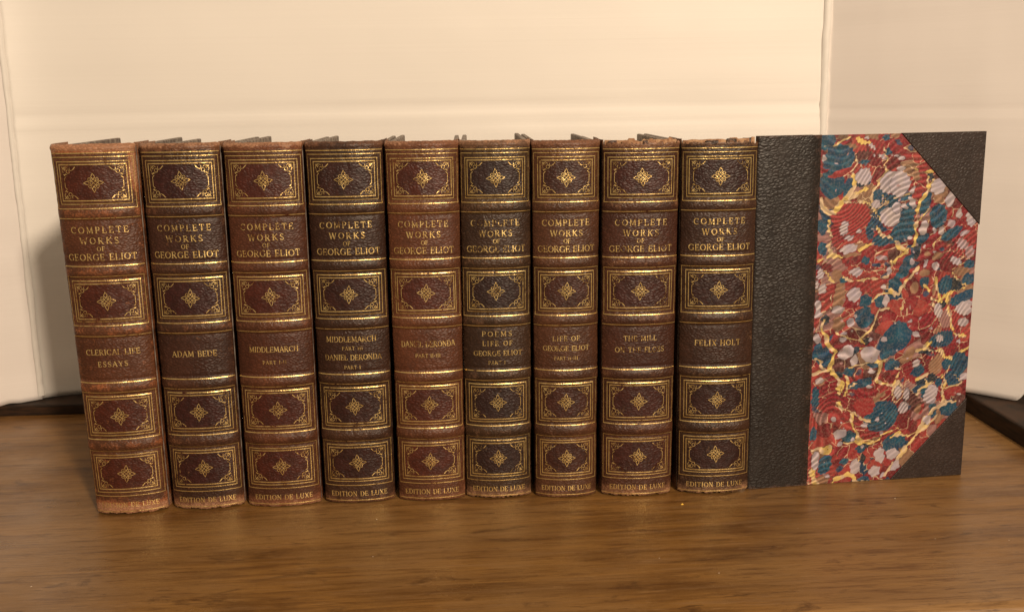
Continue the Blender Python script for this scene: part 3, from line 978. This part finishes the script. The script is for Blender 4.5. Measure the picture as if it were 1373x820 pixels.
LIL = {'A': [(480, 400, 80, 66, 0), (740, 460, 120, 100, 0), (725, 775, 100, 88, 0), (120, 230, 20, 28, 0), (560, 120, 38, 16, 40), (655, 215, 42, 18, 30), (590, 655, 42, 36, 0), (790, 690, 40, 48, -20), (515, 40, 24, 12, 0), (575, 205, 12, 10, 0)],
       'B': [(50, 470, 100, 115, 0), (400, 495, 78, 76, 0), (510, 610, 46, 66, 10), (590, 740, 28, 40, 0), (70, 230, 30, 22, 0), (60, 325, 36, 22, 0), (700, 785, 40, 62, -42), (160, 640, 28, 62, -25), (165, 530, 20, 34, 20), (20, 690, 40, 52, 0), (20, 210, 20, 12, 0), (90, 670, 36, 20, 30)],
       'C': [(300, 75, 42, 66, 0), (340, 265, 82, 40, -5), (350, 165, 46, 24, 0), (412, 478, 60, 40, 8), (400, 682, 66, 72, 0), (85, 490, 34, 50, 0), (105, 630, 34, 44, 0), (688, 740, 32, 56, 8), (667, 610, 24, 24, 0), (712, 465, 24, 36, 0), (65, 780, 32, 50, 0), (55, 590, 18, 42, 0), (440, 100, 24, 20, 0), (680, 360, 18, 12, 0)],
       'D': [(270, 70, 42, 66, 15), (430, 100, 32, 36, 0), (700, 20, 44, 34, 30), (155, 385, 26, 30, 0), (285, 390, 20, 34, 12), (375, 420, 40, 38, 0), (560, 370, 60, 36, 25), (640, 785, 84, 48, -15), (365, 95, 14, 34, 0), (95, 185, 11, 10, 0), (145, 160, 26, 18, 0), (395, 800, 36, 42, 0), (365, 288, 14, 10, 0)],
       'E': [(320, 410, 84, 60, -18), (545, 430, 95, 70, 20), (395, 490, 32, 52, 10), (55, 290, 34, 50, 0), (360, 140, 40, 38, 0), (405, 85, 18, 18, 0), (290, 295, 36, 20, 10), (675, 295, 34, 24, -15), (555, 582, 30, 22, 0), (70, 675, 46, 30, -25), (530, 725, 26, 15, 0), (65, 60, 36, 36, 0), (250, 20, 60, 34, 0), (540, 300, 18, 20, 0), (375, 215, 10, 10, 0)],
       'F': [(400, 45, 40, 60, -8), (630, 135, 56, 46, 10), (640, 10, 92, 62, 10), (410, 285, 42, 32, -15), (195, 515, 34, 42, 40), (340, 775, 62, 66, 0), (30, 775, 32, 72, 0), (110, 795, 30, 60, 0), (590, 305, 24, 14, 10), (190, 245, 48, 24, 35), (635, 630, 52, 36, -15), (335, 187, 22, 10, 0), (135, 130, 24, 12, -20), (30, 395, 8, 10, 0), (5, 140, 10, 10, 0), (590, 795, 30, 10, -10)],
       'G': [(265, 320, 76, 44, -20), (258, 410, 26, 26, 0), (400, 620, 58, 72, 10), (625, 515, 50, 76, -10), (745, 500, 62, 56, 0), (580, 655, 58, 58, 30), (770, 610, 40, 52, 30), (35, 560, 42, 84, 0), (490, 240, 36, 24, 0), (602, 183, 22, 24, 0), (203, 185, 30, 24, 20), (150, 710, 24, 15, 0), (650, 690, 18, 30, 20), (380, 370, 20, 22, 0), (650, 122, 9, 7, 0), (683, 213, 9, 8, 0), (280, 220, 12, 10, 0), (465, 435, 20, 16, 0), (120, 575, 6, 6, 0)],
       'H': [(548, 395, 30, 38, -10), (535, 500, 20, 20, 0), (405, 375, 16, 28, 0), (443, 388, 14, 24, 0), (432, 445, 24, 26, 0)]}
PINK = {'D': [(620, 220, 66, 46, 35), (690, 290, 50, 56, 0), (520, 30, 40, 36, 0), (640, 120, 60, 24, -20)], 'C': [(640, 340, 60, 26, -10)], 'E': [(300, 240, 40, 20, -20)]}
VEIN = {'A': [([(95, 590), (100, 700), (180, 745), (250, 680), (330, 600), (430, 560), (500, 510)], 26), ([(385, 380), (410, 490), (330, 590)], 18), ([(405, 215), (425, 280), (385, 340), (300, 400)], 9), ([(430, 50), (480, 92), (545, 80)], 16), ([(255, 90), (310, 60), (370, 30)], 10), ([(665, 130), (705, 245), (670, 290), (700, 350), (610, 440), (615, 480), (560, 550), (545, 620), (600, 740), (640, 800)], 10), ([(650, 580), (700, 640), (610, 690), (600, 740)], 10), ([(295, 640), (520, 640), (600, 740)], 11), ([(130, 130), (240, 110), (270, 80)], 8)],
        'B': [([(190, 330), (270, 362), (340, 350)], 14), ([(365, 440), (300, 490), (300, 540), (240, 620), (200, 750)], 14), ([(220, 810), (270, 745), (300, 700)], 15), ([(310, 400), (300, 480)], 10), ([(0, 600), (70, 585), (140, 560)], 9), ([(540, 690), (520, 780)], 7)],
        'C': [([(170, 0), (150, 100), (190, 165), (150, 240), (180, 320), (60, 380)], 14), ([(170, 280), (200, 320), (290, 340)], 20), ([(130, 470), (160, 505), (180, 560), (215, 570)], 22), ([(430, 280), (500, 245), (565, 220)], 20), ([(600, 60), (640, 130), (720, 150), (800, 240)], 16), ([(340, 555), (480, 550), (520, 535), (600, 542), (700, 520), (735, 450), (740, 380)], 10), ([(730, 650), (800, 685)], 22), ([(560, 740), (620, 680), (700, 670)], 8), ([(100, 400), (130, 380)], 12), ([(180, 690), (185, 810)], 7), ([(300, 530), (340, 560)], 9)],
        'D': [([(185, 60), (200, 130), (180, 230), (110, 290), (20, 225)], 20), ([(185, 230), (100, 300), (30, 345), (0, 400)], 14), ([(350, 250), (385, 190), (425, 150)], 9), ([(520, 460), (560, 430), (640, 385)], 12), ([(520, 460), (545, 510), (620, 580), (670, 600)], 9), ([(380, 530), (385, 600), (410, 690), (425, 740)], 20), ([(270, 600), (315, 632)], 20), ([(215, 440), (120, 545), (60, 615), (40, 680), (0, 690)], 14), ([(335, 700), (400, 745), (460, 690), (540, 650), (640, 610)], 14), ([(340, 690), (360, 790)], 20), ([(475, 700), (490, 800)], 16), ([(90, 760), (60, 810)], 18), ([(215, 0), (200, 60)], 14), ([(320, 0), (280, 100)], 9)],
        'E': [([(110, 130), (90, 200), (130, 255), (150, 300), (160, 365), (225, 405), (200, 480), (170, 560), (200, 610), (260, 665), (290, 690), (280, 770)], 22), ([(30, 470), (80, 490), (100, 560), (160, 580)], 12), ([(20, 610), (100, 585), (160, 580)], 12), ([(230, 230), (340, 290), (440, 300), (550, 200), (620, 30), (710, 8)], 10), ([(440, 295), (490, 330)], 22), ([(320, 640), (335, 740), (300, 815)], 16), ([(335, 745), (420, 690)], 9), ([(500, 500), (420, 530), (350, 550)], 10), ([(500, 500), (620, 490), (665, 500)], 16), ([(650, 500), (620, 580), (600, 650), (600, 695)], 12), ([(600, 695), (750, 712), (810, 680)], 13), ([(750, 712), (745, 800)], 12), ([(660, 485), (780, 480)], 7), ([(450, 380), (500, 360)], 12), ([(260, 690), (260, 790)], 26)],
        'F': [([(490, 30), (520, 90), (520, 180), (545, 250), (600, 262), (645, 260)], 14), ([(262, 360), (330, 325)], 26), ([(200, 400), (280, 368), (340, 400), (430, 392), (455, 460), (520, 468)], 16), ([(695, 345), (640, 385), (600, 400)], 14), ([(480, 600), (510, 535)], 7), ([(430, 620), (470, 680), (430, 790)], 18), ([(440, 740), (590, 705), (610, 680)], 10), ([(200, 655), (290, 620)], 22), ([(280, 660), (300, 720), (345, 680)], 11), ([(300, 715), (240, 740), (205, 800)], 12), ([(0, 680), (60, 712)], 24), ([(545, 620), (610, 680)], 7), ([(40, 600), (20, 640)], 9), ([(0, 560), (50, 570)], 8), ([(490, 0), (500, 60)], 22)],
        'G': [([(250, 60), (300, 92), (370, 120), (450, 170), (540, 208)], 11), ([(372, 130), (370, 250), (400, 290), (430, 360), (440, 390)], 16), ([(440, 390), (520, 400), (620, 372), (640, 330), (800, 262)], 14), ([(820, 300), (740, 345)], 30), ([(0, 470), (90, 448)], 14), ([(90, 470), (170, 440), (165, 480), (100, 492)], 18), ([(15, 650), (40, 800)], 28), ([(180, 790), (220, 735), (320, 690), (380, 705), (400, 765), (540, 762)], 22), ([(250, 50), (290, 100)], 26), ([(290, 410), (420, 395)], 9), ([(420, 480), (440, 560)], 8), ([(400, 400), (450, 400)], 22)],
        'H': [([(603, 350), (607, 430), (560, 460), (530, 492), (495, 555), (445, 620), (400, 680), (350, 740)], 10), ([(400, 565), (450, 572), (520, 540), (580, 480)], 8), ([(660, 420), (610, 420)], 5), ([(395, 350), (410, 330)], 8), ([(300, 590), (250, 590)], 6)]}

PX0, PX1 = XS - .0002, CW - .0006
gx = int((PX1 - PX0) / .0003); gz = int((CH - .0006) / .0003)
X = np.linspace(PX0, PX1, gx + 1); Zv = np.linspace(.0003, CH - .0002, gz + 1)
XX, ZZ = np.meshgrid(X, Zv)
x_mm = XX * 1000; z_mm = ZZ * 1000
# comb waves (spanish moire): parallel ripples whose direction drifts over the sheet
lowA = fbm(x_mm / 34, z_mm / 34, 21, 2); lowB = fbm(x_mm / 22 + 5, z_mm / 22, 33, 2)
lowC = vnoise(x_mm / 29 + 3.3, z_mm / 31 + .4, 43)
phase = (x_mm * .55 - z_mm * .83) / 3.9 + 3.0 * (lowA - .5) + 2.0 * (lowB - .5) + 10.5 * (lowC - .5)
rip = np.sin(2 * math.pi * phase)
rip2 = np.sin(2 * math.pi * (phase + .18 * (vnoise(x_mm / 2.0, z_mm / 2.0, 8) - .5)))
gzx = np.gradient(phase, axis=1); gzz = np.gradient(phase, axis=0)
gl = np.hypot(gzx, gzz) + 1e-6
tx, tz = -gzz / gl, gzx / gl
wx = 1.5 * (fbm(x_mm / 5, z_mm / 5, 51, 3) - .5) + .40 * rip * tx
wz = 1.5 * (fbm(x_mm / 5, z_mm / 5, 61, 3) - .5) + .40 * rip * tz
Xw = x_mm + wx; Zw = z_mm + wz
red_v = fbm(x_mm / 12, z_mm / 12, 71, 3)[..., None]
C_RED = np.array([.21, .010, .022]); C_RED2 = np.array([.29, .032, .034])
C_BLUE = np.array([.010, .046, .105]); C_BLUE2 = np.array([.014, .090, .145])
C_LIL = np.array([.42, .36, .43]); C_TAN = np.array([.31, .165, .10]); C_YEL = np.array([.72, .50, .15]); C_CRM = np.array([.64, .47, .30])
C_DRK = np.array([.028, .028, .028]); C_PNK = np.array([.38, .19, .18])
red_v = np.clip((red_v - .3) * 2.2, 0, 1)
colr = C_RED * (1 - red_v) + C_RED2 * red_v


def cells(size, seed):
    """squeezed drops: nearest and second nearest centre of a jittered grid"""
    gx_ = np.floor(Xw / size).astype(np.int64); gz_ = np.floor(Zw / size).astype(np.int64)
    d1 = np.full(Xw.shape, 1e9); d2 = np.full(Xw.shape, 1e9); idn = np.zeros(Xw.shape, dtype=np.int64)
    for a in (-1, 0, 1):
        for b in (-1, 0, 1):
            cx_ = gx_ + a; cz_ = gz_ + b
            px_ = (cx_ + h2(cx_, cz_, seed)) * size; pz_ = (cz_ + h2(cx_, cz_, seed + 1)) * size
            d = np.hypot(Xw - px_, Zw - pz_) - size * .45 * h2(cx_, cz_, seed + 2)
            i_ = (cx_ * 7919 + cz_ * 104729) & 0xffffff
            near = d < d1
            d2 = np.where(near, d1, np.minimum(d2, d)); idn = np.where(near, i_, idn); d1 = np.where(near, d, d1)
    return d2 - d1, idn


for size, seed in ((13.0, 201), (8.0, 231)):
    ed, cid = cells(size, seed)
    pick = h2(cid, cid * 0 + 5, seed)
    pal = [(.00, None), (.58, np.array([.15, .012, .018])), (.68, np.array([.33, .045, .04])), (.78, C_RED2), (.85, C_TAN * .8), (.89, C_PNK * .8), (.93, C_BLUE), (.97, np.array([.10, .03, .03]))]
    for k, (lo, c) in enumerate(pal):
        if c is None: continue
        hi = pal[k + 1][0] if k + 1 < len(pal) else 1.1
        m = ((pick >= lo) & (pick < hi))[..., None] * np.clip(ed / .5, 0, 1)[..., None]
        colr = colr * (1 - m) + c * m
    vis = vnoise(x_mm / 7, z_mm / 7, seed + 7)
    m = np.clip((.34 - ed) / .2, 0, 1) * (vis > .56)
    colr = colr * (1 - m[..., None]) + C_CRM * m[..., None]
    m = np.clip((.5 - ed) / .3, 0, 1) * (vis < .42) * .7
    colr = colr * (1 - m[..., None]) + np.array([.05, .015, .02]) * m[..., None]


def mm_of(t, x, y):
    ox, oy, s = TL[t]
    a, b = px_local(ox + x / s, oy + y / s)
    return a * 1000, b * 1000


def blob(table_, colour, colour2=None, edge=.12, seed=0, outline=None):
    global colr
    k = 0
    for t, L in table_.items():
        s = TL[t][2]
        for (x, y, rx, ry, tilt) in L:
            k += 1
            cx_, cz_ = mm_of(t, x, y)
            g_ = 1.13 if colour is C_BLUE or colour is C_DRK else 1.04; r1 = rx / s * .425 * g_; r2 = ry / s * .435 * g_
            a = math.radians(-tilt)
            dx = Xw - cx_; dz = Zw - cz_
            sel = (np.abs(dx) < 1.4 * max(r1, r2) + 2) & (np.abs(dz) < 1.4 * max(r1, r2) + 2)
            if not sel.any(): continue
            dx = dx[sel]; dz = dz[sel]
            u = (dx * math.cos(a) + dz * math.sin(a)) / r1; w = (-dx * math.sin(a) + dz * math.cos(a)) / r2
            ang = np.arctan2(w, u)
            rr = np.hypot(u, w) + .30 * (vnoise(np.cos(ang) * 1.7 + k * 3.1, np.sin(ang) * 1.7 + k, seed) - .5) + .10 * (vnoise(np.cos(ang) * 5 + k, np.sin(ang) * 5, seed + 1) - .5)
            m = np.clip((1 - rr) * min(r1, r2) / edge, 0, 1)[:, None]
            c = np.asarray(colour) * (.86 + .28 * h2(np.int64(k), np.int64(3), seed))
            if colour2 is not None:
                q = vnoise(dx / 4 + k, dz / 4, seed + 4)[:, None]; c = c * (1 - q) + np.asarray(colour2) * q
            cur = colr[sel]
            if outline is not None:
                mo = np.clip((1 + .35 / min(r1, r2) - rr) * min(r1, r2) / .2, 0, 1)[:, None] * (.65 * (vnoise(np.cos(ang) * 2 + k, np.sin(ang) * 2 + 7, seed + 9) > .45))[:, None]
                cur = cur * (1 - mo) + np.asarray(outline) * mo
            colr[sel] = cur * (1 - m) + c * m


# random small spots underneath the traced ones
rs = random.Random(9)
small = {'A': [], 'C': [], 'E': []}
extra_b = [(rs.uniform(0, 1500), rs.uniform(0, 3250), rs.uniform(14, 46), rs.uniform(12, 34), rs.uniform(-50, 50)) for _ in range(46)]
extra_l = [(rs.uniform(0, 1500), rs.uniform(0, 3250), rs.uniform(6, 22), rs.uniform(6, 18), rs.uniform(-50, 50)) for _ in range(75)]
extra_d = [(rs.uniform(0, 1500), rs.uniform(0, 3250), rs.uniform(12, 50), rs.uniform(7, 18), rs.uniform(-60, 10)) for _ in range(60)]
extra_t = [(rs.uniform(0, 1500), rs.uniform(0, 3250), rs.uniform(16, 60), rs.uniform(10, 30), rs.uniform(-60, 10)) for _ in range(34)]
blob({'A': extra_d}, (.13, .022, .03), None, .5, 90)
blob({'A': extra_t}, (.44, .15, .11), C_TAN, .6, 91)
blob({'A': extra_b}, C_BLUE, (.10, .07, .11), .25, 92)
blob(TAN, C_TAN, C_TAN * .8, .25, 3)
blob(DARK, C_DRK, C_BLUE * .5, .2, 5)
blob(BLUE, C_BLUE, C_BLUE2, .15, 1)
blob(RED, C_RED2, C_RED2 * 1.15, .15, 7)
blob(PINK, C_PNK, C_LIL, .25, 8)
# yellow veins where the drops squeeze the ground colour
jag = .45 * (vnoise(x_mm / 1.1, z_mm / 1.1, 81) - .5) + .9 * (fbm(x_mm / 3.2, z_mm / 3.2, 82, 2) - .5)
for t, L in VEIN.items():
    s = TL[t][2]
    for pts, wd in L:
        P = [mm_of(t, *p) for p in pts]
        hwid = wd / s * .42 * .85
        best = np.full(Xw.shape, 9.0)
        for a, b in zip(P[:-1], P[1:]):
            ax_, az_ = a; bx_, bz_ = b
            sel = (Xw > min(ax_, bx_) - 3) & (Xw < max(ax_, bx_) + 3) & (Zw > min(az_, bz_) - 3) & (Zw < max(az_, bz_) + 3)
            if not sel.any(): continue
            dx, dz = bx_ - ax_, bz_ - az_; q = dx * dx + dz * dz
            tt = np.clip(((Xw[sel] - ax_) * dx + (Zw[sel] - az_) * dz) / q, 0, 1)
            dd = np.hypot(Xw[sel] - ax_ - tt * dx, Zw[sel] - az_ - tt * dz)
            best[sel] = np.minimum(best[sel], dd)
        hwid = hwid * (.35 + 1.05 * np.clip(vnoise(x_mm / 3.5 + 3, z_mm / 3.5, 84) * 1.5 - .15, 0, 1.3))
        dist = best + jag * np.minimum(1.5, .4 + 1.3 * hwid)
        dk = np.clip((hwid + .33 - dist) / .2, 0, 1)[..., None] * (vnoise(x_mm / 2.2, z_mm / 2.2, 85) > .52)[..., None] * .75
        colr = colr * (1 - dk) + C_DRK * dk
        m = np.clip((hwid - dist) / .14, 0, 1)[..., None]
        cc = np.clip((vnoise(x_mm / 3, z_mm / 3, 88) - .45) * 4, 0, 1)[..., None]
        if wd < 13: cc = np.clip(cc + .45, 0, 1)
        colr = colr * (1 - m) + (C_YEL * (1 - cc) + C_CRM * cc) * m
blob(LIL, C_LIL, (.50, .42, .42), .12, 11, (.05, .06, .08))
blob({'A': extra_l}, C_LIL, C_PNK, .2, 93)
# ripples thin and thicken the ink film
st = (.5 + .5 * rip2)[..., None]
amp = np.clip(.20 + 1.5 * (fbm(x_mm / 16, z_mm / 16, 95, 2) - .25), .15, .9)[..., None]
lite = np.clip(colr * 1.5 + .018, 0, 1)
colr = colr * (1 - .55 * amp * (1 - st)) * (1 - amp * st ** 5) + lite * (amp * st ** 5)
grain = (.93 + .14 * vnoise(x_mm / .5, z_mm / .5, 97))[..., None]
colr = np.clip(colr * grain * (.70 + .26 * fbm(x_mm / 9, z_mm / 9, 99, 3)[..., None]), 0, 1)

nvx, nvz = gx + 1, gz + 1
verts = np.empty((nvz, nvx, 3), dtype=np.float32)
verts[..., 0] = XX; verts[..., 1] = .00035; verts[..., 2] = ZZ
me = bpy.data.meshes.new('marbled_paper')
me.vertices.add(nvx * nvz); me.vertices.foreach_set('co', verts.ravel())
ii, jj = np.meshgrid(np.arange(gz), np.arange(gx), indexing='ij')
q = (ii * nvx + jj)
quads = np.stack([q, q + 1, q + nvx + 1, q + nvx], -1).reshape(-1, 4).astype(np.int32)
me.loops.add(quads.size); me.loops.foreach_set('vertex_index', quads.ravel())
me.polygons.add(len(quads)); me.polygons.foreach_set('loop_start', np.arange(0, quads.size, 4, dtype=np.int32))
me.update(calc_edges=True)
ca = me.color_attributes.new('ink', 'FLOAT_COLOR', 'POINT')
rgba = np.ones((nvz, nvx, 4), dtype=np.float32); rgba[..., :3] = colr
ca.data.foreach_set('color', rgba.ravel())
me.materials.append(paper_mat())
po = bpy.data.objects.new('marbled_paper', me); COL.objects.link(po); po.parent = front

# ------------------------------------------------------------------ specks on the table
def speck(name, x, y, r, mat, label, cat, group=None, seed=0):
    rr = random.Random(seed)
    V = [(0, 0, r * .7)]; n = 7
    for k in range(n):
        a = 2 * math.pi * k / n; q = r * rr.uniform(.6, 1.2)
        V.append((q * math.cos(a), q * math.sin(a) * .7, 0))
    F = [(0, 1 + k, 1 + (k + 1) % n) for k in range(n)] + [tuple(range(n, 0, -1))]
    o = mesh_obj(name, V, F, mat, None, False, (x, y, .0001))
    tag(o, label, cat, group)
    return o


def on_table(px, py):
    d = RW @ np.array([(px - 686.5) / FPX, (py - 410) / FPX, 1.0])
    s = -CAMH / d[2]
    return d[0] * s, d[1] * s


x, y = on_table(915, 676)
speck('paper_flake', x, y, .0011, MAT_CRUMB, 'tiny yellow flake lying on the table before the last leather spine', 'flake', seed=3)
V = []; F = []
rr = random.Random(5)
for px, py in [(1254, 722), (1353, 724), (964, 768), (505, 696), (500, 746), (42, 786), (1070, 708), (1310, 566), (1200, 668), (884, 748)]:
    x, y = on_table(px, py); r = rr.uniform(.00018, .00042); b = len(V)
    V += [(x - r, y - r * .6, .0002), (x + r, y - r * .4, .0002), (x + r * .6, y + r, .0002), (x - r * .5, y + r * .8, .0002), (x, y, r)]
    F += [(b, b + 1, b + 4), (b + 1, b + 2, b + 4), (b + 2, b + 3, b + 4), (b + 3, b, b + 4)]
o = mesh_obj('dust', V, F, MAT_DUST, None, False)
tag(o, 'pale dust specks scattered over the table top', 'dust', kind='stuff')
